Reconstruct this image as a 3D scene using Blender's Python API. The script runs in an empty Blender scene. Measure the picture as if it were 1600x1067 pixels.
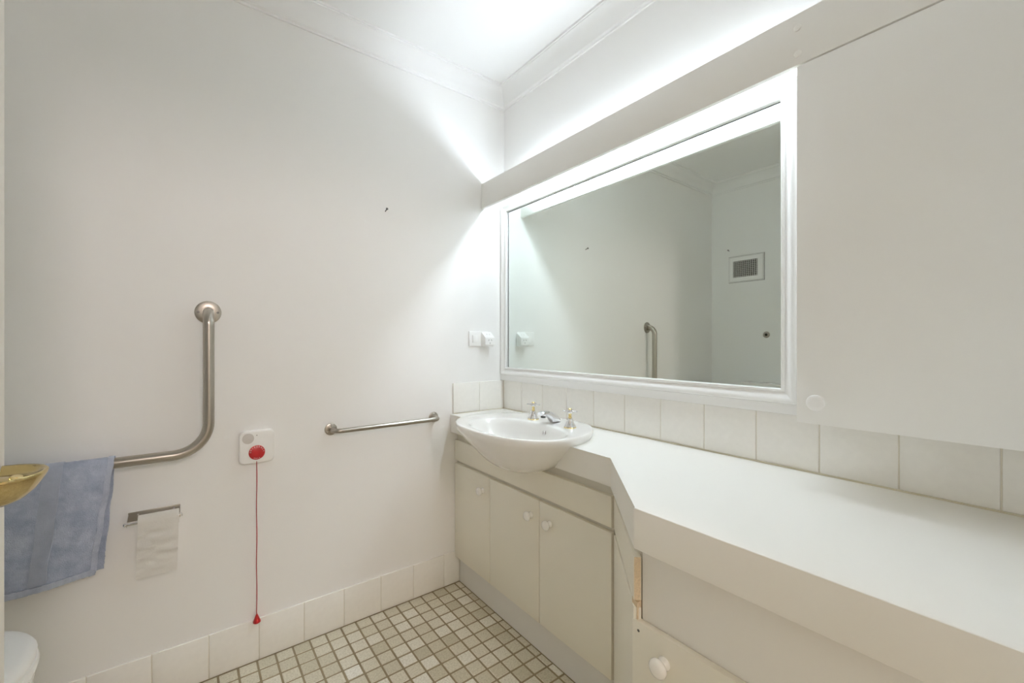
import bpy, bmesh, math, random
from mathutils import Vector, Matrix
random.seed(7)
PI = math.pi
SC = bpy.context.scene
COL = SC.collection

# ------------------------------------------------------------------ camera, world, exposure
CAM_H = 1.15
YAW = 0.6364
cam = bpy.data.cameras.new('camera')
cam.sensor_fit = 'HORIZONTAL'
cam.sensor_width = 36.0
cam.lens = 656.47 / 1600 * 36.0
cam.shift_x = (800 - 779.35) / 1600
cam.shift_y = (534.58 - 533.5) / 1600
cam.clip_start = 0.01
camo = bpy.data.objects.new('camera', cam)
COL.objects.link(camo)
camo.location = (0, 0, CAM_H)
camo.rotation_euler = (PI / 2, 0, -YAW)
SC.camera = camo

world = bpy.data.worlds.new('world')
SC.world = world
world.use_nodes = True
world.node_tree.nodes['Background'].inputs[0].default_value = (1.0, 0.86, 0.66, 1)
world.node_tree.nodes['Background'].inputs[1].default_value = 0.74
TUBE_STRENGTH = 62.0
TUBE_COLOUR = (0.80, 0.905, 1.0)
hall = bpy.data.lights.new('hall_lamp', 'POINT')       # pendant lamp in the hall behind the open doorway
hall.energy = 80.0
hall.color = (1.0, 0.86, 0.82)
hall.shadow_soft_size = 0.26
hallo = bpy.data.objects.new('hall_lamp', hall)
COL.objects.link(hallo)
hallo.location = (0.22, -2.1, 2.25)
SC.cycles.max_bounces = 24          # a white room: light bounces many times
SC.cycles.diffuse_bounces = 20
SC.cycles.glossy_bounces = 8
vs = SC.view_settings
vs.view_transform = 'Standard'
vs.look = 'None'
vs.gamma = 1.0
vs.use_curve_mapping = False
vs.exposure = 0.10

# ------------------------------------------------------------------ key dimensions (metres)
XR = 1.3258      # mirror wall
YL = 1.7493      # wall with the grab bars
XB = -0.853      # wall with the vent
YF = -0.05       # wall with the doorway
ZC = 2.44

# ------------------------------------------------------------------ materials
def mat(name, col, rough=0.5, metal=0.0, var=0.0, vscale=6.0, bump=0.0, bscale=60.0, coat=0.0,
        emit=None, estr=0.0, spec=0.5, stretch=None):
    m = bpy.data.materials.new(name)
    m.use_nodes = True
    nt = m.node_tree
    b = nt.nodes['Principled BSDF']
    b.inputs['Base Color'].default_value = (*col, 1)
    b.inputs['Roughness'].default_value = rough
    b.inputs['Metallic'].default_value = metal
    b.inputs['Specular IOR Level'].default_value = spec
    b.inputs['Coat Weight'].default_value = coat
    b.inputs['Coat Roughness'].default_value = 0.05
    if emit:
        b.inputs['Emission Color'].default_value = (*emit, 1)
        b.inputs['Emission Strength'].default_value = estr
    tc = nt.nodes.new('ShaderNodeTexCoord')
    src = tc.outputs['Object']
    if stretch:
        mp = nt.nodes.new('ShaderNodeMapping')
        mp.inputs['Scale'].default_value = stretch
        nt.links.new(src, mp.inputs[0])
        src = mp.outputs[0]
    if var > 0:
        n = nt.nodes.new('ShaderNodeTexNoise')
        n.inputs['Scale'].default_value = vscale
        n.inputs['Detail'].default_value = 5
        nt.links.new(src, n.inputs['Vector'])
        r = nt.nodes.new('ShaderNodeMix')
        r.data_type = 'RGBA'
        r.inputs[6].default_value = (*[max(0, c * (1 - var)) for c in col], 1)
        r.inputs[7].default_value = (*[min(1, c * (1 + var)) for c in col], 1)
        nt.links.new(n.outputs['Fac'], r.inputs[0])
        nt.links.new(r.outputs[2], b.inputs['Base Color'])
    if bump > 0:
        n2 = nt.nodes.new('ShaderNodeTexNoise')
        n2.inputs['Scale'].default_value = bscale
        n2.inputs['Detail'].default_value = 4
        nt.links.new(src, n2.inputs['Vector'])
        bp = nt.nodes.new('ShaderNodeBump')
        bp.inputs['Strength'].default_value = bump
        bp.inputs['Distance'].default_value = 0.002
        nt.links.new(n2.outputs['Fac'], bp.inputs['Height'])
        nt.links.new(bp.outputs[0], b.inputs['Normal'])
    return m

M_wall = mat('wall_paint', (0.915, 0.912, 0.907), 0.55, var=0.012, vscale=2.5, bump=0.06, bscale=180)
M_ceil = mat('ceiling_paint', (0.92, 0.92, 0.92), 0.7, var=0.008)
M_cornice = mat('cornice_paint', (0.915, 0.915, 0.915), 0.55, var=0.008)
M_cab = mat('cream_laminate', (0.88, 0.85, 0.755), 0.38, var=0.012, vscale=3, bump=0.03, bscale=250)
M_carc = mat('carcass_melamine', (0.70, 0.68, 0.62), 0.5, var=0.02)
M_pelm = mat('painted_board', (0.90, 0.89, 0.865), 0.45, var=0.01, bump=0.03, bscale=200)
M_bench = mat('worktop_laminate', (0.90, 0.89, 0.855), 0.30, var=0.012, vscale=4, bump=0.03, bscale=300)
M_kick = mat('kick_vinyl', (0.78, 0.77, 0.75), 0.5, var=0.03)
M_raw = mat('chipboard', (0.80, 0.66, 0.48), 0.9, var=0.22, vscale=260, bump=0.5, bscale=400)
M_por = mat('porcelain', (0.90, 0.895, 0.875), 0.08, coat=0.6, var=0.004)
M_plastic = mat('white_plastic', (0.94, 0.94, 0.938), 0.28, var=0.006)
M_ivory = mat('ivory_plastic', (0.955, 0.95, 0.925), 0.2, coat=0.3, var=0.01)
M_frame = mat('gloss_white_paint', (0.91, 0.91, 0.905), 0.25, var=0.008)
M_mirror = mat('mirror_silver', (0.80, 0.855, 0.815), 0.015, metal=1.0, var=0.003, vscale=2)
M_dark = mat('dark_gap', (0.03, 0.03, 0.028), 0.8, var=0.05)
M_edge = mat('edge_dark_grey', (0.10, 0.115, 0.115), 0.5, var=0.05)
M_steel = mat('brushed_stainless', (0.47, 0.44, 0.395), 0.30, metal=1.0, var=0.06, vscale=30, bump=0.05, bscale=300)
M_chrome = mat('chrome', (0.80, 0.80, 0.82), 0.06, metal=1.0, var=0.01)
M_gold = mat('gold_plate', (0.86, 0.71, 0.36), 0.14, metal=1.0, var=0.03)
M_brass = mat('polished_brass', (0.58, 0.46, 0.225), 0.12, metal=1.0, var=0.05, vscale=20)
M_paper = mat('toilet_tissue', (0.93, 0.92, 0.90), 0.95, var=0.015, vscale=40, bump=0.35, bscale=220)
M_red = mat('red_plastic', (0.50, 0.018, 0.022), 0.3, var=0.04)
M_redcord = mat('red_cord', (0.42, 0.02, 0.03), 0.6, var=0.1, vscale=200)
M_white_print = mat('white_print', (0.88, 0.86, 0.84), 0.5, var=0.01)
M_grey_pl = mat('grey_plastic', (0.66, 0.63, 0.61), 0.5, var=0.02)
M_tile = mat('wall_tile_glaze', (0.92, 0.905, 0.87), 0.22, var=0.035, vscale=60, bump=0.08, bscale=90)
M_grout = mat('wall_grout', (0.77, 0.735, 0.645), 0.9, var=0.08, vscale=40, bump=0.3)
M_sil = mat('silicone_bead', (0.68, 0.63, 0.50), 0.5, var=0.15, vscale=30)
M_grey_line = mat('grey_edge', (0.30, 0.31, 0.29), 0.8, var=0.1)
M_door = mat('door_paint', (0.83, 0.80, 0.74), 0.4, var=0.01)
M_vent = mat('vent_paint', (0.72, 0.71, 0.69), 0.5, var=0.02)
M_nail = mat('nail_steel', (0.18, 0.18, 0.17), 0.4, metal=0.8, var=0.1)
M_tube = mat('fluorescent_tube', (0.9, 0.9, 0.9), 0.4, emit=TUBE_COLOUR, estr=TUBE_STRENGTH)

M_carpet = mat('hall_carpet', (0.36, 0.31, 0.25), 1.0, var=0.15, vscale=80, bump=0.6, bscale=300)
def mosaic_mat():
    m = mat('mosaic_tile', (0.6, 0.57, 0.47), 0.42, bump=0.10, bscale=140)
    nt = m.node_tree
    b = nt.nodes['Principled BSDF']
    g = nt.nodes.new('ShaderNodeNewGeometry')
    sub = nt.nodes.new('ShaderNodeVectorMath'); sub.operation = 'SUBTRACT'
    sub.inputs[1].default_value = (0.0818, 1.6845, 0)
    sc = nt.nodes.new('ShaderNodeVectorMath'); sc.operation = 'DIVIDE'
    sc.inputs[1].default_value = (0.0588, 0.0588, 1.0)
    fl = nt.nodes.new('ShaderNodeVectorMath'); fl.operation = 'FLOOR'
    wn = nt.nodes.new('ShaderNodeTexWhiteNoise'); wn.noise_dimensions = '3D'
    nt.links.new(g.outputs['Position'], sub.inputs[0])
    nt.links.new(sub.outputs[0], sc.inputs[0])
    nt.links.new(sc.outputs[0], fl.inputs[0])
    nt.links.new(fl.outputs[0], wn.inputs['Vector'])
    rp = nt.nodes.new('ShaderNodeValToRGB')
    e = rp.color_ramp.elements
    e[0].position = 0.0; e[0].color = (0.62, 0.575, 0.45, 1)
    e[1].position = 1.0; e[1].color = (0.88, 0.855, 0.785, 1)
    a = e.new(0.35); a.color = (0.69, 0.645, 0.525, 1)
    c = e.new(0.75); c.color = (0.78, 0.74, 0.63, 1)
    nt.links.new(wn.outputs['Value'], rp.inputs[0])
    ns = nt.nodes.new('ShaderNodeTexNoise'); ns.inputs['Scale'].default_value = 170; ns.inputs['Detail'].default_value = 6
    nt.links.new(g.outputs['Position'], ns.inputs['Vector'])
    r2 = nt.nodes.new('ShaderNodeValToRGB')
    r2.color_ramp.elements[0].position = 0.30; r2.color_ramp.elements[0].color = (0.80, 0.785, 0.74, 1)
    r2.color_ramp.elements[1].position = 0.62; r2.color_ramp.elements[1].color = (1.04, 1.04, 1.04, 1)
    nt.links.new(ns.outputs['Fac'], r2.inputs[0])
    mx = nt.nodes.new('ShaderNodeMix'); mx.data_type = 'RGBA'; mx.blend_type = 'MULTIPLY'
    mx.inputs[0].default_value = 1.0
    nt.links.new(rp.outputs[0], mx.inputs[6]); nt.links.new(r2.outputs[0], mx.inputs[7])
    nt.links.new(mx.outputs[2], b.inputs['Base Color'])
    return m
M_mosaic = mosaic_mat()
M_fgrout = mat('floor_grout', (0.32, 0.262, 0.165), 0.95, var=0.25, vscale=25, bump=0.4, bscale=150)

def towel_mat(name, c1, c2, bs):
    m = mat(name, c1, 0.98, bump=0.9, bscale=bs, spec=0.1)
    nt = m.node_tree
    b = nt.nodes['Principled BSDF']
    b.inputs['Sheen Weight'].default_value = 0.4
    tc = nt.nodes['Texture Coordinate']
    n = nt.nodes.new('ShaderNodeTexNoise'); n.inputs['Scale'].default_value = 22; n.inputs['Detail'].default_value = 8
    n.inputs['Roughness'].default_value = 0.7
    nt.links.new(tc.outputs['Object'], n.inputs['Vector'])
    rp = nt.nodes.new('ShaderNodeValToRGB')
    rp.color_ramp.elements[0].position = 0.34; rp.color_ramp.elements[0].color = (*c1, 1)
    rp.color_ramp.elements[1].position = 0.66; rp.color_ramp.elements[1].color = (*c2, 1)
    nt.links.new(n.outputs['Fac'], rp.inputs[0])
    nt.links.new(rp.outputs[0], b.inputs['Base Color'])
    return m
M_towel = towel_mat('blue_terry', (0.33, 0.385, 0.53), (0.53, 0.58, 0.71), 420)
M_towel_band = towel_mat('blue_flat_weave', (0.40, 0.445, 0.565), (0.50, 0.545, 0.665), 900)
M_towel_hem = towel_mat('blue_hem', (0.42, 0.47, 0.60), (0.58, 0.62, 0.74), 700)

# ------------------------------------------------------------------ mesh helpers
def new_bm():
    return bmesh.new()

def add_box(bm, x0, x1, y0, y1, z0, z1, bev=0.0, seg=2):
    if x0 > x1: x0, x1 = x1, x0
    if y0 > y1: y0, y1 = y1, y0
    if z0 > z1: z0, z1 = z1, z0
    v = [bm.verts.new((x, y, z)) for z in (z0, z1) for y in (y0, y1) for x in (x0, x1)]
    f = [(0, 2, 3, 1), (4, 5, 7, 6), (0, 1, 5, 4), (2, 6, 7, 3), (0, 4, 6, 2), (1, 3, 7, 5)]
    fs = [bm.faces.new([v[i] for i in q]) for q in f]
    if bev > 0:
        es = list({e for q in fs for e in q.edges})
        bmesh.ops.bevel(bm, geom=es, offset=bev, segments=seg, profile=0.5, affect='EDGES')
    return bm

def box(x0, x1, y0, y1, z0, z1, bev=0.0, seg=2):
    return add_box(new_bm(), x0, x1, y0, y1, z0, z1, bev, seg)

def prism(poly, z0, z1, bev=0.0, seg=2, low=None):
    """vertical prism over a plan polygon (counter-clockwise seen from above)"""
    bm = new_bm()
    lo = [bm.verts.new((p[0], p[1], z0)) for p in (low or poly)]
    hi = [bm.verts.new((p[0], p[1], z1)) for p in poly]
    n = len(poly)
    top = bm.faces.new(hi)
    bot = bm.faces.new(lo[::-1])
    for i in range(n):
        bm.faces.new([lo[i], lo[(i + 1) % n], hi[(i + 1) % n], hi[i]])
    if bev > 0:
        es = list(top.edges) + list(bot.edges)
        bmesh.ops.bevel(bm, geom=es, offset=bev, segments=seg, profile=0.5, affect='EDGES')
    bmesh.ops.recalc_face_normals(bm, faces=bm.faces)
    return bm

def add_loft(bm, loops, close_ring=True, cap0=False, cap1=False):
    rows = [[bm.verts.new(p) for p in lp] for lp in loops]
    n = len(rows[0])
    for a, b in zip(rows, rows[1:]):
        for i in range(n if close_ring else n - 1):
            j = (i + 1) % n
            bm.faces.new([a[i], a[j], b[j], b[i]])
    if cap0: bm.faces.new(rows[0][::-1])
    if cap1: bm.faces.new(rows[-1])
    return rows

def frame_of(axis):
    w = Vector(axis).normalized()
    t = Vector((0, 0, 1)) if abs(w.z) < 0.9 else Vector((1, 0, 0))
    u = t.cross(w).normalized()
    return u, w.cross(u).normalized(), w

def add_lathe(bm, prof, origin, axis, n=32):
    """prof: (radius, distance along axis)"""
    u, v, w = frame_of(axis)
    o = Vector(origin)
    loops = []
    for r, d in prof:
        r = max(r, 1e-5)
        loops.append([o + w * d + (u * math.cos(2 * PI * k / n) + v * math.sin(2 * PI * k / n)) * r for k in range(n)])
    add_loft(bm, loops, True, True, True)
    bmesh.ops.recalc_face_normals(bm, faces=bm.faces)
    return bm

def lathe(prof, origin, axis, n=32):
    return add_lathe(new_bm(), prof, origin, axis, n)

def add_tube(bm, pts, r, n=16, rings=None):
    pts = [Vector(p) for p in pts]
    tang = []
    for i in range(len(pts)):
        a = pts[max(i - 1, 0)]; b = pts[min(i + 1, len(pts) - 1)]
        tang.append((b - a).normalized())
    u, v, _ = frame_of(tang[0])
    loops = []
    for i, p in enumerate(pts):
        t = tang[i]
        u = (u - t * u.dot(t)).normalized()
        v = t.cross(u).normalized()
        rr = r[i] if isinstance(r, (list, tuple)) else r
        loops.append([p + (u * math.cos(2 * PI * k / n) + v * math.sin(2 * PI * k / n)) * rr for k in range(n)])
    add_loft(bm, loops, True, True, True)
    bmesh.ops.recalc_face_normals(bm, faces=bm.faces)
    return bm

def tube(pts, r, n=16):
    return add_tube(new_bm(), pts, r, n)

def round_path(pts, rad, seg=10):
    """polyline with rounded corners"""
    pts = [Vector(p) for p in pts]
    out = [pts[0]]
    for i in range(1, len(pts) - 1):
        a, b, c = pts[i - 1], pts[i], pts[i + 1]
        r = rad[i - 1] if isinstance(rad, (list, tuple)) else rad
        d1 = (a - b).normalized(); d2 = (c - b).normalized()
        ang = d1.angle(d2)
        t = r / math.tan(ang / 2)
        p1 = b + d1 * t; p2 = b + d2 * t
        bis = (d1 + d2).normalized()
        ctr = b + bis * (r / math.sin(ang / 2))
        v1 = p1 - ctr; v2 = p2 - ctr
        tot = v1.angle(v2)
        ax = v1.cross(v2).normalized()
        for k in range(seg + 1):
            out.append(ctr + Matrix.Rotation(tot * k / seg, 3, ax) @ v1)
    out.append(pts[-1])
    return out

def finish(o, smooth):
    if smooth is None: return
    me = o.data
    for p in me.polygons: p.use_smooth = True
    try:
        me.set_sharp_from_angle(angle=math.radians(smooth))
    except Exception:
        pass

def obj(name, bm, m, parent=None, smooth=40):
    """link a bmesh given in world coordinates as one object with its origin at its own centre"""
    bm.verts.ensure_lookup_table()
    lo = Vector((min(v.co.x for v in bm.verts), min(v.co.y for v in bm.verts), min(v.co.z for v in bm.verts)))
    hi = Vector((max(v.co.x for v in bm.verts), max(v.co.y for v in bm.verts), max(v.co.z for v in bm.verts)))
    c = (lo + hi) / 2
    if parent is None: c.z = lo.z
    bmesh.ops.translate(bm, verts=bm.verts, vec=-c)
    me = bpy.data.meshes.new(name)
    bm.to_mesh(me)
    bm.free()
    for mm in (m if isinstance(m, (list, tuple)) else [m]):
        me.materials.append(mm)
    o = bpy.data.objects.new(name, me)
    COL.objects.link(o)
    if parent is not None:
        o.parent = parent
        o.location = c - world_loc(parent)
    else:
        o.location = c
    finish(o, smooth)
    return o

def world_loc(o):
    l = Vector(o.location)
    while o.parent is not None:
        o = o.parent
        l += Vector(o.location)
    return l

def tag(o, label, cat, group=None):
    o['label'] = label
    o['category'] = cat
    if group: o['group'] = group
    return o

def thing(name, loc, label, cat, group=None):
    o = bpy.data.objects.new(name, None)
    o.empty_display_size = 0.05
    COL.objects.link(o)
    o.location = loc
    return tag(o, label, cat, group)

def struct(name, bm, m, parent=None, smooth=40):
    o = obj(name, bm, m, parent, smooth)
    if parent is None: o['kind'] = 'structure'
    return o

def place_copy(src, name, loc, parent):
    o = bpy.data.objects.new(name, src.data)
    COL.objects.link(o)
    o.parent = parent
    o.location = Vector(loc) - world_loc(parent)
    return o

# ------------------------------------------------------------------ room shell
T = 0.10
struct('wall_left', box(XB - T, XR + T, YL, YL + T, 0, ZC), M_wall)
struct('wall_right', box(XR, XR + T, YF - T, YL, 0, ZC), M_wall)
struct('wall_back', box(XB - T, XB, YF - T, YL, 0, ZC), M_wall)
DX0, DX1, DZ = -0.175, 0.655, 2.04
bm = box(XB, DX0 - 0.03, YF - T, YF, 0, ZC)
add_box(bm, DX1 + 0.03, XR, YF - T, YF, 0, ZC)
add_box(bm, DX0 - 0.03, DX1 + 0.03, YF - T, YF, DZ + 0.03, ZC)
struct('wall_front', bm, M_wall)
struct('ceiling', box(XB - T, XR + T, YF - T, YL + T, ZC, ZC + 0.08), M_ceil)
bm = box(DX0 - 0.03, DX0, YF - T, YF, 0, DZ)
add_box(bm, DX1, DX1 + 0.03, YF - T, YF, 0, DZ)
add_box(bm, DX0 - 0.03, DX1 + 0.03, YF - T, YF, DZ, DZ + 0.03)
struct('trim_4', bm, M_door)

# cornice: coved moulding, one length per wall, mitred at the corners
cprof = [(0.0, 2.353), (0.007, 2.353), (0.007, 2.361), (0.012, 2.364)]
for k in range(9):
    a = k / 8 * PI / 2
    cprof.append((0.064 - 0.050 * math.cos(a), 2.366 + 0.062 * math.sin(a)))
cprof += [(0.066, 2.431), (0.071, 2.431), (0.071, ZC), (0.0, ZC)]
def cornice(name, fn):
    bm = new_bm()
    a = [fn(0, d, z) for d, z in cprof]
    b = [fn(1, d, z) for d, z in cprof]
    add_loft(bm, [a, b], True, True, True)
    bmesh.ops.recalc_face_normals(bm, faces=bm.faces)
    return struct(name, bm, M_cornice, smooth=25)
cornice('trim_1', lambda e, d, z: (XB + d if e == 0 else XR - d, YL - d, z))
cornice('trim_2', lambda e, d, z: (XR - d, YF + d if e == 0 else YL - d, z))
cornice('trim_3', lambda e, d, z: (XB + d, YF + d if e == 0 else YL - d, z))
cornice('trim_5', lambda e, d, z: (XB + d if e == 0 else XR - d, YF + d, z))

# floor: grout bed with mosaic tiles
PITCH, MX0, MY0, KX = 0.0588, 0.0818, 1.6845, 1.052
floor = struct('floor', box(XB - T, XR + T, YF - T, YL + T, -0.06, -0.0015), M_fgrout)
hf = struct('floor', box(XB - T, XR + T, -3.2, YF - T, -0.06, -0.002), M_carpet)  # unseen hall floor, added to cut world light from below
def tile_bm(w, h, t=0.010):
    return box(-w / 2, w / 2, -h / 2, h / 2, -t, 0, 0.0014, 1)
TS = PITCH - 0.0068
F_ = Vector((math.sin(YAW), math.cos(YAW), 0)); R_ = Vector((math.cos(YAW), -math.sin(YAW), 0))
def px_of(p):
    d = Vector(p) - Vector((0, 0, CAM_H))
    z = d.dot(F_)
    if z < 0.05: return None
    return 779.35 + 656.47 * d.dot(R_) / z, 534.58 - 656.47 * d.z / z
cells = []
ix0 = math.floor((XB - MX0) / PITCH); ix1 = math.ceil((KX - MX0) / PITCH)
iy0 = -math.ceil((MY0 - YF) / PITCH)
for i in range(ix0, ix1):
    for j in range(iy0, 1):
        xa = max(MX0 + i * PITCH, XB); xb = min(MX0 + (i + 1) * PITCH, KX)
        ya = max(MY0 + j * PITCH, YF); yb = min(MY0 + (j + 1) * PITCH, YL - 0.009)
        if xb - xa < 0.012 or yb - ya < 0.012: continue
        cells.append((xa, xb, ya, yb))
near, far = [], []
for c in cells:
    p = px_of(((c[0] + c[1]) / 2, (c[2] + c[3]) / 2, 0))
    if p and 240 < p[0] < 1000 and 840 < p[1] < 1110: near.append(c)
    else: far.append(c)
protos = {}
for c in near:
    w = round(c[1] - c[0] - (PITCH - TS), 4); h = round(c[3] - c[2] - (PITCH - TS), 4)
    ctr = ((c[0] + c[1]) / 2, (c[2] + c[3]) / 2, random.uniform(-0.0004, 0.0004) + 0.0003)
    if (w, h) not in protos:
        bm = tile_bm(w, h)
        me = bpy.data.meshes.new('floor_tile')
        bm.to_mesh(me); bm.free()
        me.materials.append(M_mosaic)
        protos[(w, h)] = me
    o = bpy.data.objects.new('floor_tile', protos[(w, h)])
    COL.objects.link(o)
    o.parent = floor
    o.location = Vector(ctr) - world_loc(floor)
bm = new_bm()
for c in far:
    g = (PITCH - TS) / 2
    add_box(bm, c[0] + g, c[1] - g, c[2] + g, c[3] - g, -0.010, random.uniform(-0.0001, 0.0007))
st = obj('mosaic_tiles', bm, M_mosaic, floor, None)
st['kind'] = 'stuff'

# skirting of square wall tiles
def tiled_strip(name, back, tiles, bev=0.0018):
    base = struct(name, back, M_grout)
    for t in tiles:
        obj('wall_tile', box(*t, bev, 2), M_tile, base)
    return base
G = 0.0011
jx = [XB + 0.008 + 0.0, -0.70, -0.5485, -0.397, -0.2455, -0.094, 0.0565, 0.207, 0.358, 0.508, 0.662, 0.812, 0.967, 1.052]
tiles = [(a + G, b - G, YL - 0.0085, YL - 0.001, 0.001, 0.1495 + random.uniform(-0.0006, 0.0006)) for a, b in zip(jx, jx[1:])]
tiled_strip('baseboard_left', box(XB, 1.30, YL - 0.0055, YL + 0.001, -0.001, 0.1475), tiles)
jy = [1.7405 - 0.1515 * k for k in range(12)] + [YF]
tiles = [(XB + 0.001, XB + 0.0085, b + G, a - G, 0.001, 0.1495) for a, b in zip(jy, jy[1:]) if a - b > 0.02]
tiled_strip('baseboard_back', box(XB - 0.001, XB + 0.0055, YF, YL - 0.009, -0.001, 0.1475), tiles)

# tiled upstand behind the worktop
ZW = 0.807
jyr = [1.7408, 1.594, 1.442, 1.290, 1.138, 0.988, 0.839, 0.686, 0.534, 0.383, 0.231, 0.079, YF]
tiles = [(XR - 0.0085, XR - 0.001, b + G * 1.3, a - G * 1.3, ZW + 0.003, 0.9525) for a, b in zip(jyr, jyr[1:])]
tiled_strip('trim_6', box(XR - 0.0055, XR + 0.001, YF, YL - 0.0055, ZW + 0.002, 0.9505), tiles)
tiles = [(1.0175, 1.1675 - G, YL - 0.0085, YL - 0.001, ZW + 0.003, 0.9535), (1.1675 + G, XR - 0.009, YL - 0.0085, YL - 0.001, ZW + 0.003, 0.9535)]
tiled_strip('trim_7', box(1.0185, XR - 0.0055, YL - 0.0055, YL + 0.001, ZW + 0.002, 0.9515), tiles)

# ------------------------------------------------------------------ worktop with a notch for the basin
BCX, BCY = 1.03, 1.25
half = [(0.812, 0.0), (0.813, 0.045), (0.817, 0.09), (0.830, 0.145), (0.848, 0.186), (0.866, 0.216), (0.895, 0.247), (0.930, 0.271),
        (0.975, 0.286), (1.020, 0.290), (1.070, 0.284), (1.130, 0.262), (1.176, 0.232), (1.208, 0.203), (1.233, 0.165), (1.245, 0.12),
        (1.248, 0.06), (1.249, 0.0)]
def basin_outline():
    pts = [(x, BCY - d) for x, d in half]            # front centre, round the right-hand end, to the back
    pts += [(x, BCY + d) for x, d in half[-2:0:-1]]
    return pts
def smooth_loop(pts, sub=3):
    n = len(pts); out = []
    for i in range(n):
        p0, p1, p2, p3 = (Vector(pts[(i + k) % n]) for k in (-1, 0, 1, 2))
        for s in range(sub):
            t = s / sub
            q = 0.5 * ((2 * p1) + (-p0 + p2) * t + (2 * p0 - 5 * p1 + 4 * p2 - p3) * t * t + (-p0 + 3 * p1 - 3 * p2 + p3) * t ** 3)
            out.append((q.x, q.y))
    return out
BO = smooth_loop(basin_outline())
def scaled(s, sx=None, cx=BCX, cy=BCY):
    sx = s if sx is None else sx
    return [(cx + (x - cx) * sx, cy + (y - cy) * s) for x, y in BO]

FX = 1.006       # front edge of the narrow part
def notch_at(sy, cy):
    ks = [k for k, p in enumerate(scaled(0.95)) if p[0] > FX + 0.004]
    ks.sort(key=lambda k: math.atan2(BO[k][1] - BCY, BO[k][0] - (FX - 0.02)))      # right end, round the back, left end
    return [(BCX + (BO[k][0] - BCX) * 0.95, BCY + cy + (BO[k][1] - BCY) * sy) for k in ks]
def top_poly(nt):
    pl = [(1.3168, YF), (1.3168, YL - 0.0092), (1.0172, YL - 0.0092), (1.0172, YL - 0.0005), (FX, YL - 0.0005), (FX, nt[-1][1])]
    pl += nt[::-1] + [(FX, nt[0][1]), (FX, 0.802), (0.7435, 0.5345), (0.7435, YF)]
    return pl[::-1]
wt = obj('worktop', prism(top_poly(notch_at(0.955, 0.0)), 0.722, ZW, 0.0022, 3, top_poly(notch_at(0.60, -0.035))), M_bench, None, 30)
tag(wt, 'long white laminate worktop stepped with a diagonal front beside the basin', 'worktop')
bead = tube([(1.3155, YF + 0.01, ZW + 0.0012), (1.3155, 1.738, ZW + 0.0012)], 0.0026, 8)
add_tube(bead, [(1.312, 1.7385, ZW + 0.0012), (1.020, 1.7385, ZW + 0.0012)], 0.002, 8)
obj('silicone_bead', bead, M_sil, wt)

# ------------------------------------------------------------------ knobs
def knob_bm(p, axis, s=1.0):
    prof = [(0.0, 0.0), (0.0115, 0.0), (0.0125, 0.0015), (0.0122, 0.004), (0.0098, 0.007), (0.0075, 0.0105), (0.0076, 0.013),
            (0.011, 0.0155), (0.0155, 0.018), (0.0175, 0.0215), (0.0172, 0.0255), (0.0145, 0.029), (0.009, 0.0312), (0.0, 0.032)]
    return lathe([(r * s, d * s) for r, d in prof], p, axis, 32)

# ------------------------------------------------------------------ vanity cabinet under the basin
DF = 1.028        # front face of the doors
v = thing('vanity_cabinet', (1.18, 1.28, 0), 'cream three-door vanity cabinet under the basin against the grab bar wall', 'cabinet')
bm = box(1.044, 1.316, 0.822, YL - 0.001, 0.118, 0.585)
add_box(bm, 1.044, 1.060, 0.822, YL - 0.001, 0.585, 0.720)
add_box(bm, 1.060, 1.316, 0.822, 0.838, 0.585, 0.720)
obj('carcass', bm, M_carc, v)
obj('plinth', box(1.052, 1.068, 0.822, YL - 0.009, 0.0, 0.118), M_kick, v)['label'] = 'grey kick board'
obj('front_panel', box(DF, DF + 0.016, 0.819, YL - 0.003, 0.588, 0.683, 0.0012), M_cab, v)
for (ya, yb, ky) in ((1.457, YL - 0.004, 1.505), (1.1445, 1.4545, 1.187), (0.819, 1.1420, 1.086)):
    d = obj('door', box(DF, DF + 0.016, ya, yb, 0.126, 0.572, 0.0012), M_cab, v)
    obj('knob', knob_bm((DF, ky, 0.5075), (-1, 0, 0)), M_ivory, d, 50)

# angled corner unit between the narrow and the deep part
c = thing('corner_cabinet', (0.98, 0.70, 0), 'narrow angled cream corner unit joining vanity doors to the drawer unit', 'cabinet')
d45 = Vector((-0.7071, -0.7071, 0)); n45 = Vector((0.7071, -0.7071, 0))     # along the face, into the cabinet
PA = Vector((1.0275, 0.8085, 0)); PB = Vector((0.781, 0.562, 0))
def slab45(off0, off1, z0, z1, a=0.0, b=0.0, bev=0.001):
    A = PA + d45 * a; B = PB - d45 * b
    pl = [A + n45 * off0, A + n45 * off1, B + n45 * off1, B + n45 * off0]
    return prism([(p.x, p.y) for p in pl], z0, z1, bev, 1)
obj('carcass', prism([(1.046, 0.8175), (0.8035, 0.575), (0.8035, 0.556), (1.30, 0.556), (1.30, 0.8175)], 0.0, 0.72), M_carc, c)
up = obj('drawer_front', slab45(0.0, 0.016, 0.588, 0.683), M_cab, c)
EB = PB + d45 * 0.0012
pl = [EB + n45 * 0.0012, EB + n45 * 0.0148, PB + n45 * 0.0148 - d45 * 0.0005, PB + n45 * 0.0012 - d45 * 0.0005]
obj('raw_end', prism([(p.x, p.y) for p in pl], 0.5892, 0.6818), M_raw, up)['label'] = 'bare chipboard end where the edging is missing'
obj('panel', slab45(0.0, 0.016, 0.002, 0.572), M_cab, c)
obj('rail', prism([(0.7835, 0.5545), (0.7985, 0.5545), (0.806, 0.576), (0.795, 0.576)], 0.548, 0.585), M_raw, c)['label'] = 'rough rail end of pale bare board'

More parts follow.
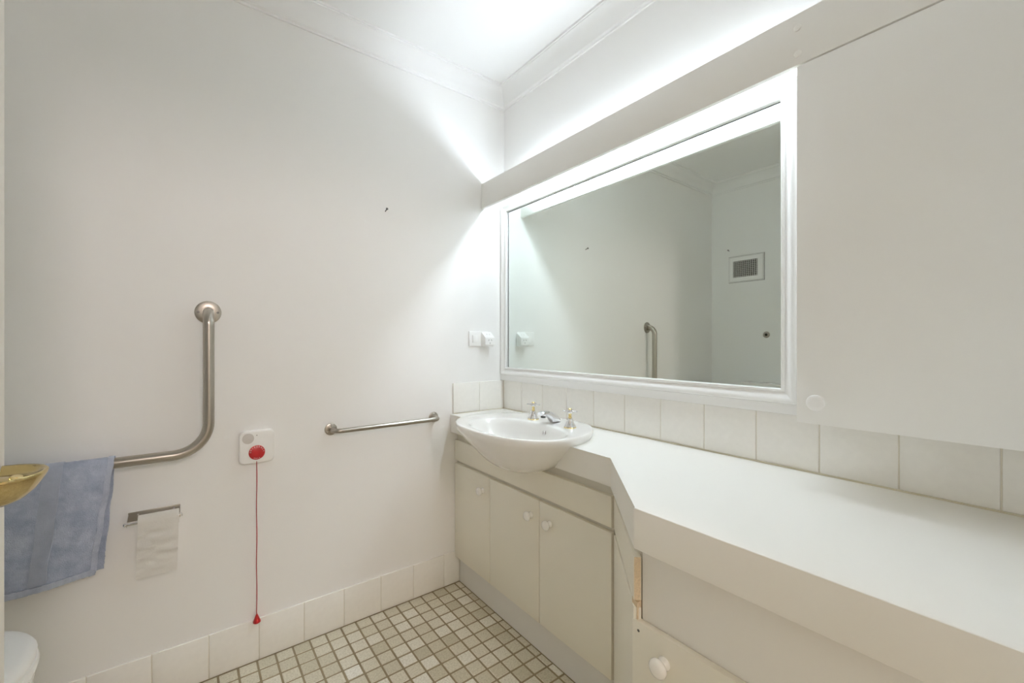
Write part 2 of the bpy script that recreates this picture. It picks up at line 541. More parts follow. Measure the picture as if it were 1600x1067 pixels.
# drawer unit under the deep part
u = thing('drawer_cabinet', (1.05, 0.25, 0), 'cream drawer unit under the deep end of the worktop', 'cabinet')
obj('carcass', box(0.814, 1.316, YF + 0.002, 0.552, 0.11, 0.720), M_carc, u)
obj('apron_panel', box(0.797, 0.813, YF + 0.002, 0.5515, 0.44, 0.7205, 0.0008), M_pelm, u)['label'] = 'plain recessed panel under the worktop edge'
obj('plinth', box(0.835, 0.85, YF + 0.002, 0.552, 0, 0.11), M_kick, u)
for k, (za, zb) in enumerate(((0.345, 0.548), (0.225, 0.341), (0.115, 0.221))):
    d = obj('drawer', box(0.7795, 0.7955, 0.03, 0.5645, za, zb, 0.0012), M_cab, u)
    obj('knob', knob_bm((0.7795, 0.487, 0.497 if k == 0 else (za + zb) / 2), (-1, 0, 0), 1.08), M_ivory, d, 50)
    if k == 0:
        obj('screw_hole', lathe([(0, 0), (0.0032, 0), (0.0024, 0.0008), (0.0, 0.0009)], (0.7796, 0.549, 0.529), (-1, 0, 0), 12), M_nail, d)['label'] = 'small dark screw hole'

# ------------------------------------------------------------------ basin
bz = 0.836
b = thing('wash_basin', (BCX, BCY, 0.677), 'white oval semi-recessed wash basin set into the narrow worktop', 'basin')
def lp(s, z, sx=None, cx=BCX, cy=BCY, sh=0.0):
    return [(x + sh, y, z) for x, y in scaled(s, sx, cx, cy)]
ICX, ICY = 0.968, 1.208
def inner(ax, ay, z, e=2.25, cx=ICX):
    out = []
    for x, y in BO:                       # same directions as the outline, so the loops never cross
        dx, dy = x - ICX, y - ICY
        r = (abs(dx / ax) ** e + abs(dy / ay) ** e) ** (-1 / e)
        out.append((cx + dx * r, ICY + dy * r, z))
    return out
def blend(A, B, t, z):
    return [(a[0] * (1 - t) + b_[0] * t, a[1] * (1 - t) + b_[1] * t, z) for a, b_ in zip(A, B)]
rim_i = inner(0.130, 0.222, bz)
loops = []
# outer belly from the bottom up, its centre drifting forwards as it rises
for sx, sy, z, cy in ((0.02, 0.02, 0.677, -0.05), (0.20, 0.11, 0.6775, -0.05), (0.38, 0.21, 0.682, -0.05), (0.52, 0.32, 0.691, -0.048),
                      (0.64, 0.43, 0.704, -0.045), (0.73, 0.54, 0.721, -0.040), (0.80, 0.655, 0.742, -0.033), (0.87, 0.77, 0.765, -0.023),
                      (0.935, 0.88, 0.788, -0.012), (0.984, 0.972, 0.808, -0.003), (1.0, 1.0, 0.819, 0.0), (1.001, 1.001, 0.827, 0.0),
                      (0.995, 0.996, 0.833, 0.0), (0.984, 0.986, bz - 0.0005, 0.0)):
    loops.append([(BCX + (x - BCX) * sx, BCY + cy + (y - BCY) * sy, z) for x, y in BO])
o_top = lp(0.975, bz)
loops.append(o_top)
for t, z in ((0.25, bz + 0.0002), (0.55, bz), (0.85, bz - 0.0005), (0.96, bz - 0.002)):
    loops.append(blend(o_top, rim_i, t, z))
for ax, ay, z, cx in ((0.127, 0.218, bz - 0.007, ICX), (0.122, 0.211, bz - 0.022, ICX), (0.114, 0.198, bz - 0.048, ICX + 0.002), (0.100, 0.172, bz - 0.080, ICX + 0.004),
                      (0.080, 0.136, bz - 0.107, ICX + 0.007), (0.052, 0.088, bz - 0.124, ICX + 0.01), (0.024, 0.030, bz - 0.131, ICX + 0.012), (0.003, 0.003, bz - 0.132, ICX + 0.012)):
    loops.append(inner(ax, ay, z, cx=cx))
bm = new_bm()
add_loft(bm, loops, True, True, True)
bmesh.ops.recalc_face_normals(bm, faces=bm.faces)
obj('bowl', bm, M_por, b, 60)
obj('drain', lathe([(0, 0), (0.021, 0), (0.021, 0.002), (0.016, 0.003), (0.012, 0.0015), (0, 0.0015)], (ICX + 0.012, ICY, bz - 0.1325), (0, 0, 1), 24), M_chrome, b)
obj('overflow_hole', lathe([(0.0075, 0), (0.0085, 0.001), (0.0065, 0.002), (0.0045, 0.0012), (0, 0.0008)], (1.0855, ICY - 0.03, bz - 0.030), (-0.92, 0, 0.38), 20), M_chrome, b)['label'] = 'small chrome-ringed overflow hole'

# taps and spout
def tap(x, y, label):
    z0 = bz - 0.001
    t = thing('basin_tap', (x, y, z0), label, 'tap', 'cross-head basin taps')
    obj('base_ring', lathe([(0, 0), (0.0225, 0), (0.0232, 0.002), (0.0215, 0.0042), (0, 0.0042)], (x, y, z0), (0, 0, 1)), M_gold, t)
    obj('bell_body', lathe([(0, 0.004), (0.0212, 0.004), (0.0208, 0.007), (0.0165, 0.0135), (0.0130, 0.0200), (0.0118, 0.0270), (0.0122, 0.0300), (0.0105, 0.0345), (0.0065, 0.0365), (0, 0.0365)], (x, y, z0), (0, 0, 1)), M_chrome, t)
    obj('spindle', lathe([(0, 0.036), (0.0068, 0.036), (0.0072, 0.038), (0.0055, 0.041), (0.0055, 0.052), (0.0068, 0.055), (0, 0.055)], (x, y, z0), (0, 0, 1), 20), M_gold, t)
    hub = obj('cross_handle', lathe([(0, 0.054), (0.0085, 0.054), (0.0105, 0.057), (0.0105, 0.064), (0.0085, 0.067), (0, 0.067)], (x, y, z0), (0, 0, 1), 20), M_chrome, t)
    for k in range(4):
        a = 0.45 + k * PI / 2
        dx, dy = math.cos(a), math.sin(a)
        bm = tube([(x + dx * r, y + dy * r, z0 + 0.0605) for r in (0.007, 0.016, 0.024, 0.0268, 0.0285)], [0.0034, 0.0026, 0.0028, 0.0034, 0.0012], 12)
        obj('spoke', bm, M_chrome, hub)
    obj('cap', lathe([(0, 0.0665), (0.0072, 0.0665), (0.0070, 0.069), (0.0040, 0.0715), (0, 0.0722)], (x, y, z0), (0, 0, 1), 20), M_gold, hub)['label'] = 'gold indicator cap'
    return t
tap(1.134, 1.297, 'chrome and gold cross-head tap at far end, near the switch wall')
tap(1.131, 1.089, 'chrome and gold cross-head tap nearest the long worktop')
sp = thing('basin_spout', (1.150, 1.195, bz), 'short low chrome basin spout between the two cross-head taps', 'spout')
secs = []
for s, x, w, zt, zb in ((0, 1.176, 0.011, 0.010, 0.0), (1, 1.171, 0.0165, 0.020, 0.0), (2, 1.160, 0.0195, 0.031, 0.0), (3, 1.146, 0.0200, 0.0395, 0.0), (4, 1.134, 0.0195, 0.0445, 0.002),
                       (5, 1.122, 0.0190, 0.0480, 0.017), (6, 1.108, 0.0180, 0.0500, 0.026), (7, 1.094, 0.0170, 0.0500, 0.029), (8, 1.084, 0.0160, 0.0490, 0.031), (9, 1.078, 0.0135, 0.0455, 0.034)):
    zm, hh = (zt + zb) / 2, (zt - zb) / 2
    ring = []
    for k in range(20):
        a = 2 * PI * k / 20
        cs, sn = math.cos(a), math.sin(a)
        ring.append((x, 1.195 + w * math.copysign(abs(cs) ** 0.75, cs), bz + zm + hh * math.copysign(abs(sn) ** 0.8, sn)))
    secs.append(ring)
bm = new_bm(); add_loft(bm, secs, True, True, True); bmesh.ops.recalc_face_normals(bm, faces=bm.faces)
obj('spout_body', bm, M_chrome, sp, 50)
obj('outlet', lathe([(0, 0), (0.0095, 0), (0.0095, 0.006), (0.0075, 0.006), (0.006, 0.003), (0, 0.003)], (1.095, 1.195, bz + 0.030), (-0.1, 0, -1), 20), M_edge, sp)['label'] = 'dark outlet under the tip'

# ------------------------------------------------------------------ mirror
GY0, GY1, GZ0, GZ1 = 0.468, 1.708, 1.0225, 1.8175
m = thing('mirror', (XR, 1.08, 0.955), 'large wall mirror in a white moulded frame above the tiled upstand', 'mirror')
obj('glass', box(1.318, 1.3225, GY0, GY1 - 0.0095, GZ0, GZ1 - 0.0055), M_mirror, m, None)['label'] = 'clear silvered glass'
obj('backing', box(1.3225, XR - 0.0005, GY0 - 0.01, GY1 + 0.01, GZ0 - 0.01, GZ1 + 0.01), M_edge, m)['label'] = 'dark sheet that draws the mirrored frame gap as a thin line'  # dark sheet added for the frame gap's reflection at the glass edge
# moulding profile: distance outwards from the glass opening, x of the face
mp = [(0.0, 1.3195), (0.0, 1.309), (0.0015, 1.3065), (0.005, 1.3055), (0.008, 1.3065), (0.010, 1.310), (0.016, 1.3075), (0.024, 1.302), (0.031, 1.2985), (0.036, 1.299), (0.039, 1.3015), (0.0405, 1.3075), (0.0405, XR)]
def rail(which):
    bm = new_bm(); A = []; Bq = []
    for d, x in mp:
        if which == 'b': A.append((x, GY0 - d, GZ0 - d)); Bq.append((x, GY1 + d, GZ0 - d))
        if which == 't': A.append((x, GY0 - d, GZ1 + d)); Bq.append((x, GY1 + d, GZ1 + d))
        if which == 'l': A.append((x, GY1 + d, GZ0 - d)); Bq.append((x, GY1 + d, GZ1 + d))
        if which == 'r': A.append((x, GY0 - d, GZ0 - d)); Bq.append((x, GY0 - d, GZ1 + d))
    A.append((XR, A[0][1], A[0][2])); Bq.append((XR, Bq[0][1], Bq[0][2]))
    add_loft(bm, [A, Bq], True, True, True)
    bmesh.ops.recalc_face_normals(bm, faces=bm.faces)
    return bm
for w in 'btlr':
    obj('frame_rail', rail(w), M_frame, m, 35)
obj('bottom_batten', box(1.3035, XR - 0.0006, GY0 - 0.04, YL - 0.001, 0.9545, GZ0 - 0.0400, 0.001), M_frame, m)['label'] = 'flat white strip below the moulding'

# ------------------------------------------------------------------ pelmet, tube light, wall cabinet
PX = 1.183
p = thing('pelmet', (PX, 0.85, 1.818), 'long pale pelmet board hiding the light over the mirror', 'pelmet')
obj('board', box(PX, PX + 0.016, YF + 0.002, YL - 0.001, 1.8195, 1.943, 0.0010), M_pelm, p)
for z in (1.908, 1.845):
    obj('screw_cap', lathe([(0, 0), (0.0080, 0), (0.0078, 0.0012), (0.0062, 0.0024), (0.0050, 0.0022), (0.003, 0.0028), (0, 0.0030)], (PX, 0.387, z), (-1, 0, 0), 24), M_pelm, p)['label'] = 'round white screw cap'
lf = thing('tube_light', (1.30, 1.07, 1.86), 'slim white fluorescent batten hidden behind the pelmet over the mirror', 'lamp')
bt_ = box(1.2455, 1.2705, 0.41, 1.59, 1.919, 1.939, 0.003)  # unseen batten set over the tube to cut its upward light
for y in (0.62, 1.38):
    add_box(bt_, 1.2705, XR - 0.001, y - 0.012, y + 0.012, 1.924, 1.927)
    add_box(bt_, XR - 0.004, XR - 0.001, y - 0.012, y + 0.012, 1.905, 1.935)
obj('batten', bt_, M_frame, lf)
for y in (0.408, 1.592):
    s = 1 if y < 1 else -1
    obj('lamp_holder', box(1.246, 1.266, y, y + s * 0.012, 1.888, 1.919, 0.002), M_plastic, lf)
tb = obj('tube', tube([(1.256, 0.421, 1.902), (1.256, 1.579, 1.902)], 0.0125, 20), M_tube, lf)
tb['label'] = 'lit fluorescent tube'

wc = thing('wall_cabinet', (1.25, 0.17, 0.96), 'pale wall cabinet to the right of the mirror with a round knob', 'cabinet')
obj('carcass', box(PX + 0.0175, XR - 0.001, YF + 0.002, 0.3865, 0.9605, 1.942), M_pelm, wc)
d = obj('door', box(PX, PX + 0.0165, YF + 0.004, 0.389, 0.9575, 1.8155, 0.0010), M_pelm, wc)
obj('knob', lathe([(0, 0), (0.010, 0), (0.010, 0.008), (0.0155, 0.012), (0.0185, 0.0155), (0.0185, 0.0185), (0.0165, 0.0205), (0.010, 0.0212), (0, 0.0215)], (PX, 0.346, 1.0095), (-1, 0, 0)), M_plastic, d, 50)

# ------------------------------------------------------------------ fixtures on the grab bar wall
# grab bar
gz, gx, go, gr = 0.789, 0.0545, 0.060, 0.0162
g = thing('grab_bar', (gx, YL, gz), 'large L-shaped stainless grab bar with the blue towel over it', 'grab bar')
XL = -0.725
path = round_path([(gx, YL - 0.002, 1.252), (gx, YL - go, 1.252), (gx, YL - go, gz), (XL, YL - go, gz), (XL, YL - 0.002, gz)], [0.045, 0.095, 0.045], 14)
obj('tube', tube(path, gr, 24), M_steel, g, 60)
for (x, z, a0) in ((gx, 1.252, 0.0), (XL, gz, PI / 2)):
    fl = obj('flange', lathe([(0, 0), (0.0375, 0), (0.0385, 0.001), (0.0380, 0.0035), (0.0345, 0.0048), (0.0195, 0.0062), (0.0185, 0.009), (0.0, 0.009)], (x, YL, z), (0, -1, 0), 40), M_steel, g)
    for s in (-1, 1):
        obj('screw_hole', lathe([(0, 0.0054), (0.0042, 0.0054), (0.0038, 0.0062), (0, 0.0064)], (x + s * 0.0275 * math.cos(a0), YL, z + 0.0275 * s * math.sin(a0)), (0, -1, 0), 14), M_nail, fl)

# short rail
tr = thing('towel_rail', (0.69, YL, 0.80), 'short straight stainless hand rail between the emergency unit and basin', 'rail')
path = round_path([(0.458, YL - 0.002, 0.8025), (0.458, YL - 0.058, 0.8025), (0.915, YL - 0.058, 0.8025), (0.915, YL - 0.002, 0.8025)], 0.026, 12)
obj('tube', tube(path, 0.0098, 20), M_steel, tr, 60)
for x in (0.458, 0.915):
    fl = obj('flange', lathe([(0, 0), (0.0235, 0), (0.024, 0.001), (0.0235, 0.003), (0.0215, 0.004), (0.0125, 0.005), (0.0115, 0.0075), (0, 0.0075)], (x, YL, 0.8025), (0, -1, 0), 36), M_steel, tr)
    for a in (PI / 2, PI / 2 + 2 * PI / 3, PI / 2 + 4 * PI / 3):
        obj('screw_head', lathe([(0, 0.0042), (0.0032, 0.0042), (0.0026, 0.0056), (0, 0.006)], (x + 0.0172 * math.cos(a), YL, 0.8025 + 0.0172 * math.sin(a)), (0, -1, 0), 12), M_chrome, fl)

# toilet roll holder
h = thing('toilet_roll_holder', (-0.087, YL, 0.59), 'small stainless toilet roll holder on the wall below the grab bar', 'holder')
RY, RZ = YL - 0.045, 0.5925
obj('back_plate', box(-0.1515, -0.0215, YL - 0.003, YL - 0.0002, 0.586, 0.6145, 0.0006), M_steel, h)
for x, s in ((-0.1520, 1), (-0.0220, 1)):
    bm = new_bm()
    prof = [(YL - 0.0005, 0.612), (YL - 0.0005, 0.588), (RY + 0.004, RZ - 0.0075), (RY - 0.005, RZ - 0.006), (RY - 0.007, RZ), (RY - 0.005, RZ + 0.006), (RY + 0.004, RZ + 0.0075)]
    add_loft(bm, [[(x, y, z) for y, z in prof], [(x + 0.0016, y, z) for y, z in prof]], True, True, True)
    bmesh.ops.recalc_face_normals(bm, faces=bm.faces)
    obj('arm', bm, M_chrome, h)
rodbm = tube([(-0.1585, RY, RZ), (-0.0155, RY, RZ)], 0.0045, 14)
add_lathe(rodbm, [(0, 0), (0.0060, 0), (0.0066, 0.002), (0.0050, 0.0045), (0, 0.005)], (-0.1545, RY, RZ), (-1, 0, 0), 16)
add_lathe(rodbm, [(0, 0), (0.0060, 0), (0.0066, 0.002), (0.0050, 0.0045), (0, 0.005)], (-0.0195, RY, RZ), (1, 0, 0), 16)
obj('rod', rodbm, M_chrome, h)
for x in (-0.128, -0.038):
    obj('screw_head', lathe([(0, 0), (0.0036, 0), (0.003, 0.0016), (0, 0.002)], (x, YL - 0.003, 0.6055), (0, -1, 0), 12), M_chrome, h)
tr2 = thing('toilet_roll', (-0.075, RY, RZ), 'nearly finished white toilet roll with a long sheet hanging down', 'toilet roll')
RR, X0, X1 = 0.0215, -0.1245, -0.0240
bm = new_bm()
ring = lambda x, r: [(x, RY + r * math.cos(2 * PI * k / 32), RZ + r * math.sin(2 * PI * k / 32)) for k in range(32)]
add_loft(bm, [ring(X0, 0.0125), ring(X0, RR), ring(X1, RR), ring(X1, 0.0125), ring(X0, 0.0125)])
bmesh.ops.recalc_face_normals(bm, faces=bm.faces)
obj('roll', bm, M_paper, tr2, 50)
bm = new_bm(); rows = []; NX, NZ = 30, 60
rnd = random.Random(3)
ph = [rnd.uniform(0, 6) for _ in range(8)]
def sheet_pt(u, q):
    """u across, q length from the top of the roll"""
    x = X0 + 0.0004 + (X1 - X0 - 0.0008) * u
    arc = RR * PI / 2 + 0.002
    r = RR + 0.0012
    if q < arc:
        a = PI / 2 + q / RR * 0.98
        return x, RY + r * math.cos(a), RZ + r * math.sin(a)
    s = q - arc
    amp = min(1, s / 0.03)
    y = RY - r - 0.004 * min(1, s / 0.05)
    wv = 0
    for k, (fz, fx) in enumerate(((150, 9), (210, -14), (95, 20), (260, 11))):
        wv += math.sin(s * fz + u * fx * 0.35 + ph[k] + 0.6 * math.sin(u * 7 + ph[k + 4])) * (0.0017, 0.0012, 0.0017, 0.0006)[k]
    y += wv * amp * (0.4 + 0.6 * math.sin(min(1.0, s / 0.15) * PI) ** 0.5)
    return x - 0.030 * s * (1 - 0.0 * u) * 0.8, y, RZ - s
for j in range(NZ + 1):
    q = j / NZ * (0.034 + 0.165)
    rows.append([bm.verts.new(sheet_pt(i / NX, q)) for i in range(NX + 1)])
for a, b2 in zip(rows, rows[1:]):
    for i in range(NX):
        bm.faces.new([a[i], a[i + 1], b2[i + 1], b2[i]])
ret = bmesh.ops.solidify(bm, geom=bm.faces[:], thickness=0.0005)
bmesh.ops.recalc_face_normals(bm, faces=bm.faces)
obj('hanging_sheet', bm, M_paper, tr2, 60)

# emergency call unit
EX, EZ = 0.199, 0.770
e = thing('emergency_call_unit', (EX, YL, EZ - 0.06), 'white wall call unit with a round red button beside the grab bar', 'call unit')
def rounded_plate(cx, cz, w, hgt, r, d0, d1, bev):
    pl = []
    for (sx, sz, a0) in ((1, 1, 0), (-1, 1, PI / 2), (-1, -1, PI), (1, -1, 3 * PI / 2)):
        for k in range(9):
            a = a0 + PI / 2 * k / 8
            pl.append((cx + sx * (w / 2 - r) + r * math.cos(a), cz + sz * (hgt / 2 - r) + r * math.sin(a)))
    bm = new_bm()
    def ins(b_):
        return [(cx + (x - cx) * (1 - 2 * b_ / w), cz + (z - cz) * (1 - 2 * b_ / hgt)) for x, z in pl]
    L = [[(x, YL - d0, z) for x, z in pl], [(x, YL - d1 + bev, z) for x, z in pl]]
    for k in range(1, 5):
        a = k / 4 * PI / 2
        L.append([(x, YL - d1 + bev * (1 - math.sin(a)), z) for x, z in ins(bev * (1 - math.cos(a)))])
    add_loft(bm, L, True, True, True)
    bmesh.ops.recalc_face_normals(bm, faces=bm.faces)
    return bm
obj('housing', rounded_plate(EX, EZ + 0.004, 0.111, 0.117, 0.017, 0.0, 0.020, 0.005), M_plastic, e, 50)
bt = obj('button', lathe([(0, 0.018), (0.0255, 0.018), (0.0257, 0.0212), (0.0245, 0.0222), (0.0, 0.0232)], (EX - 0.001, YL, 0.7545), (0, -1, 0), 40), M_red, e)
bt['label'] = 'red round button with white lettering'
obj('speaker_disc', lathe([(0, 0.0195), (0.0185, 0.0195), (0.0182, 0.0205), (0, 0.0206)], (EX - 0.028, YL, 0.8065), (0, -1, 0), 36), M_grey_pl, e)['label'] = 'pale grey disc'
obj('indicator', lathe([(0, 0.0195), (0.0018, 0.0195), (0.0015, 0.0205), (0, 0.0207)], (EX - 0.001, YL, 0.816), (0, -1, 0), 12), M_nail, e)
def arc_text(word, cx, cz, rad, a0, a1, size, up, yface):
    out = new_bm()
    dg = None
    n = len(word)
    for i, ch in enumerate(word):
        cu = bpy.data.curves.new('lettering', 'FONT')
        cu.body = ch; cu.size = size; cu.align_x = 'CENTER'; cu.align_y = 'CENTER'; cu.extrude = 0.0002
        cu.resolution_u = 2
        to = bpy.data.objects.new('lettering', cu)
        COL.objects.link(to)
        bpy.context.view_layer.update()
        me = bpy.data.meshes.new_from_object(to.evaluated_get(bpy.context.evaluated_depsgraph_get()))
        a = a0 + (a1 - a0) * i / (n - 1)
        rot = a - PI / 2 if up else a + PI / 2
        px, pz = cx + rad * math.cos(a), cz + rad * math.sin(a)
        MM = Matrix.Translation((px, yface, pz)) @ Matrix.Rotation(PI / 2, 4, 'X') @ Matrix.Rotation(rot, 4, 'Z')
        me.transform(MM)
        out.from_mesh(me)
        bpy.data.objects.remove(to); bpy.data.curves.remove(cu); bpy.data.meshes.remove(me)
    return out
bm = arc_text('EMERGENCY', EX - 0.001, 0.7545, 0.0208, math.radians(172), math.radians(8), 0.0066, True, YL - 0.0230)
obj('lettering', bm, M_white_print, bt, None)
bm = arc_text('CALL', EX - 0.001, 0.7545, 0.0210, math.radians(247), math.radians(293), 0.0060, False, YL - 0.0230)
obj('lettering', bm, M_white_print, bt, None)
cpts = [(0.1975 + 0.0006 * math.sin(z * 31), YL - 0.019, z) for z in [0.723 - 0.012 * k for k in range(46)]] + [(0.198, YL - 0.019, 0.171)]
cd = obj('pull_cord', tube(cpts, 0.0014, 8), M_redcord, e)
obj('pull_handle', lathe([(0, 0.0), (0.0018, 0.0), (0.0042, -0.005), (0.0095, -0.018), (0.0125, -0.0265), (0.0124, -0.0285), (0.0085, -0.0315), (0.0, -0.033)], (0.198, YL - 0.019, 0.174), (0, 0, 1), 24), M_red, e)['label'] = 'red triangular pull on the cord end'

# switch plate and plug adaptor
s = thing('switch_socket', (1.165, YL, 1.13), 'small white switched power point on the wall left of the mirror', 'power point')
bm = box(1.107, 1.2215, YL - 0.009, YL, 1.1305, 1.204, 0.0025, 3)
obj('plate', bm, M_plastic, s)
obj('rocker', box(1.1245, 1.1520, YL - 0.0135, YL - 0.0085, 1.1480, 1.1840, 0.0012), M_plastic, s)
pa = thing('plug_adaptor', (1.200, YL - 0.02, 1.13), 'white wedge-shaped double adaptor plugged into the power point', 'adaptor')
bm = new_bm()
prof = [(0.009, 1.129), (0.009, 1.1985), (0.014, 1.2015), (0.043, 1.176), (0.046, 1.172), (0.046, 1.138), (0.043, 1.132), (0.03, 1.1275)]
xa = 1.1765; xb = 1.2335
sec = lambda x, k: [(x, YL - d, 1.165 + (z - 1.165) * k) for d, z in prof]
add_loft(bm, [sec(xa, 0.94), sec(xa + 0.003, 1.0), sec(xb - 0.003, 1.0), sec(xb, 0.94)], True, True, True)
bmesh.ops.recalc_face_normals(bm, faces=bm.faces)
obj('body', bm, M_plastic, pa, 25)
for x, a in ((1.1975, 0.5), (1.2135, -0.5)):
    bm = box(-0.0009, 0.0009, -0.0006, 0.0006, -0.0036, 0.0036)
    bmesh.ops.rotate(bm, verts=bm.verts, cent=(0, 0, 0), matrix=Matrix.Rotation(a, 3, 'Y'))
    bmesh.ops.translate(bm, verts=bm.verts, vec=(x, YL - 0.0461, 1.160))
    obj('socket_slot', bm, M_nail, pa)
obj('socket_slot', box(1.2046, 1.2064, YL - 0.0467, YL - 0.0455, 1.1415, 1.149), M_nail, pa)
# the slots of the upper outlet, on the sloping face
for x in (1.1975, 1.2135):
    bm = box(-0.0009, 0.0009, -0.0005, 0.0005, -0.0036, 0.0036)
    bmesh.ops.rotate(bm, verts=bm.verts, cent=(0, 0, 0), matrix=Matrix.Rotation(-0.85, 3, 'X'))
    bmesh.ops.translate(bm, verts=bm.verts, vec=(x, YL - 0.0287, 1.1889))
    obj('socket_slot', bm, M_grey_pl, pa)

# nails
def nail(x, y, z, axis, label):
    bm = tube([Vector((x, y, z)) + Vector(axis) * d for d in (-0.002, 0.011, 0.020)], 0.0022, 10)
    add_lathe(bm, [(0, 0.0185), (0.0052, 0.0185), (0.0052, 0.0210), (0, 0.0215)], (x, y, z), axis, 12)
    tag(obj('wall_nail', bm, M_nail), label, 'nail')
nail(0.684, YL, 1.715, (0, -0.96, 0.28), 'lone nail high on the plain wall above the emergency unit')
nail(XB, 1.612, 1.880, (0.97, 0, 0.2), 'nail beside the air vent, seen in the mirror')

# ------------------------------------------------------------------ wall behind: vent, pipe cover, toilet
vn = thing('air_vent', (XB, 1.483, 1.628), 'square air vent with dark mesh grille, seen in the mirror', 'vent')
y0, y1, z0, z1 = 1.362, 1.604, 1.629, 1.820
a0, a1, c0, c1 = 1.400, 1.579, 1.661, 1.789
bm = new_bm()
for q in ((y0, y1, z0, c0), (y0, y1, c1, z1), (y0, a0, c0, c1), (a1, y1, c0, c1)):
    add_box(bm, XB, XB + 0.008, q[0], q[1], q[2], q[3])
add_box(bm, XB, XB + 0.006, y0 - 0.006, y1 + 0.006, z0 - 0.006, z0 - 0.002); add_box(bm, XB, XB + 0.006, y0 - 0.006, y1 + 0.006, z1 + 0.002, z1 + 0.006)
add_box(bm, XB, XB + 0.006, y0 - 0.006, y0 - 0.002, z0 - 0.002, z1 + 0.002); add_box(bm, XB, XB + 0.006, y1 + 0.002, y1 + 0.006, z0 - 0.002, z1 + 0.002)
obj('vent_frame', bm, M_wall, vn)
obj('frame_outline', box(XB + 0.0001, XB + 0.0036, y0 - 0.0085, y1 + 0.0085, z0 - 0.0085, z1 + 0.0085), M_grey_line, vn)['label'] = 'thin grey edge line'  # grey sheet added to draw a thin dark outline round the frame
obj('duct', box(XB + 0.0036, XB + 0.0042, a0, a1, c0, c1), M_dark, vn)['label'] = 'black duct opening'
for k in range(12):
    y = a0 + (a1 - a0) * (k + 0.5) / 12
    obj('upright_bar', box(XB + 0.0043, XB + 0.0078, y - 0.0017, y + 0.0017, c0, c1), M_vent, vn)
for k in range(9):
    z = c0 + (c1 - c0) * (k + 0.5) / 9
    obj('cross_bar', box(XB + 0.0043, XB + 0.0075, a0, a1, z - 0.0015, z + 0.0015), M_vent, vn)
pc = thing('pipe_cover', (XB, 1.342, 1.182), 'round chrome pipe cover plate above the cistern, seen in the mirror', 'cover plate')
obj('cover', lathe([(0.010, 0), (0.0235, 0), (0.0240, 0.001), (0.0225, 0.004), (0.014, 0.008), (0.0105, 0.0085), (0.010, 0.004)], (XB, 1.342, 1.206), (1, 0, 0), 36), M_steel, pc)
obj('hole', lathe([(0, 0.0005), (0.0108, 0.0005), (0.0108, 0.0045), (0, 0.0045)], (XB, 1.342, 1.206), (1, 0, 0), 24), M_dark, pc)

TY = 1.308
tl = thing('toilet', (-0.5, TY, 0), 'white toilet with closed lid, half hidden behind the door', 'toilet')
def sup(cx, ax, ay, z, e=2.35, n=56, back=None):
    out = []
    for k in range(n):
        t = 2 * PI * k / n
        cs, sn = math.cos(t), math.sin(t)
        x = cx + ax * math.copysign(abs(cs) ** (2 / e), cs)
        if back is not None: x = max(x, back)
        out.append((x, TY + ay * math.copysign(abs(sn) ** (2 / e), sn), z))
    return out
def loft_obj(name, L, m_, par, sm=50):
    bm = new_bm(); add_loft(bm, L, True, True, True); bmesh.ops.recalc_face_normals(bm, faces=bm.faces)
    return obj(name, bm, m_, par, sm)
TZ = 0.491
loft_obj('pan', [sup(-0.517, 0.15, 0.11, 0.0), sup(-0.517, 0.145, 0.105, 0.05), sup(-0.517, 0.14, 0.10, 0.15), sup(-0.512, 0.16, 0.115, 0.25), sup(-0.502, 0.20, 0.155, 0.35),
                 sup(-0.492, 0.222, 0.178, TZ - 0.078), sup(-0.492, 0.226, 0.182, TZ - 0.062), sup(-0.492, 0.226, 0.182, TZ - 0.050), sup(-0.492, 0.218, 0.175, TZ - 0.0475)], M_por, tl)
loft_obj('seat', [sup(-0.490, 0.220, 0.178, TZ - 0.0455), sup(-0.490, 0.227, 0.185, TZ - 0.043), sup(-0.490, 0.229, 0.187, TZ - 0.034), sup(-0.490, 0.226, 0.184, TZ - 0.027), sup(-0.490, 0.217, 0.176, TZ - 0.025)], M_plastic, tl)
loft_obj('lid', [sup(-0.490, 0.217, 0.176, TZ - 0.0225), sup(-0.490, 0.225, 0.184, TZ - 0.020), sup(-0.490, 0.226, 0.185, TZ - 0.013), sup(-0.490, 0.221, 0.180, TZ - 0.005), sup(-0.490, 0.207, 0.168, TZ - 0.0005),
                 sup(-0.490, 0.17, 0.14, TZ), sup(-0.490, 0.08, 0.07, TZ + 0.0005)], M_plastic, tl)
ci = obj('cistern', box(XB + 0.001, -0.700, TY - 0.150, TY + 0.150, 0.47, 0.822, 0.018, 4), M_por, tl)
cl = obj('cistern_lid', box(XB + 0.001, -0.694, TY - 0.155, TY + 0.155, 0.823, 0.850, 0.009, 4), M_por, tl)
obj('flush_button', lathe([(0, 0), (0.024, 0), (0.024, 0.003), (0.020, 0.006), (0.016, 0.0055), (0, 0.006)], (-0.775, TY + 0.01, 0.850), (0, 0, 1), 30), M_chrome, cl)['label'] = 'chrome flush button'
obj('hinge_block', box(-0.705, -0.665, TY - 0.09, TY + 0.09, TZ - 0.045, TZ + 0.004, 0.006), M_plastic, tl)
obj('spigot', box(-0.72, -0.60, TY - 0.09, TY + 0.09, 0.28, 0.445, 0.02, 3), M_por, tl)

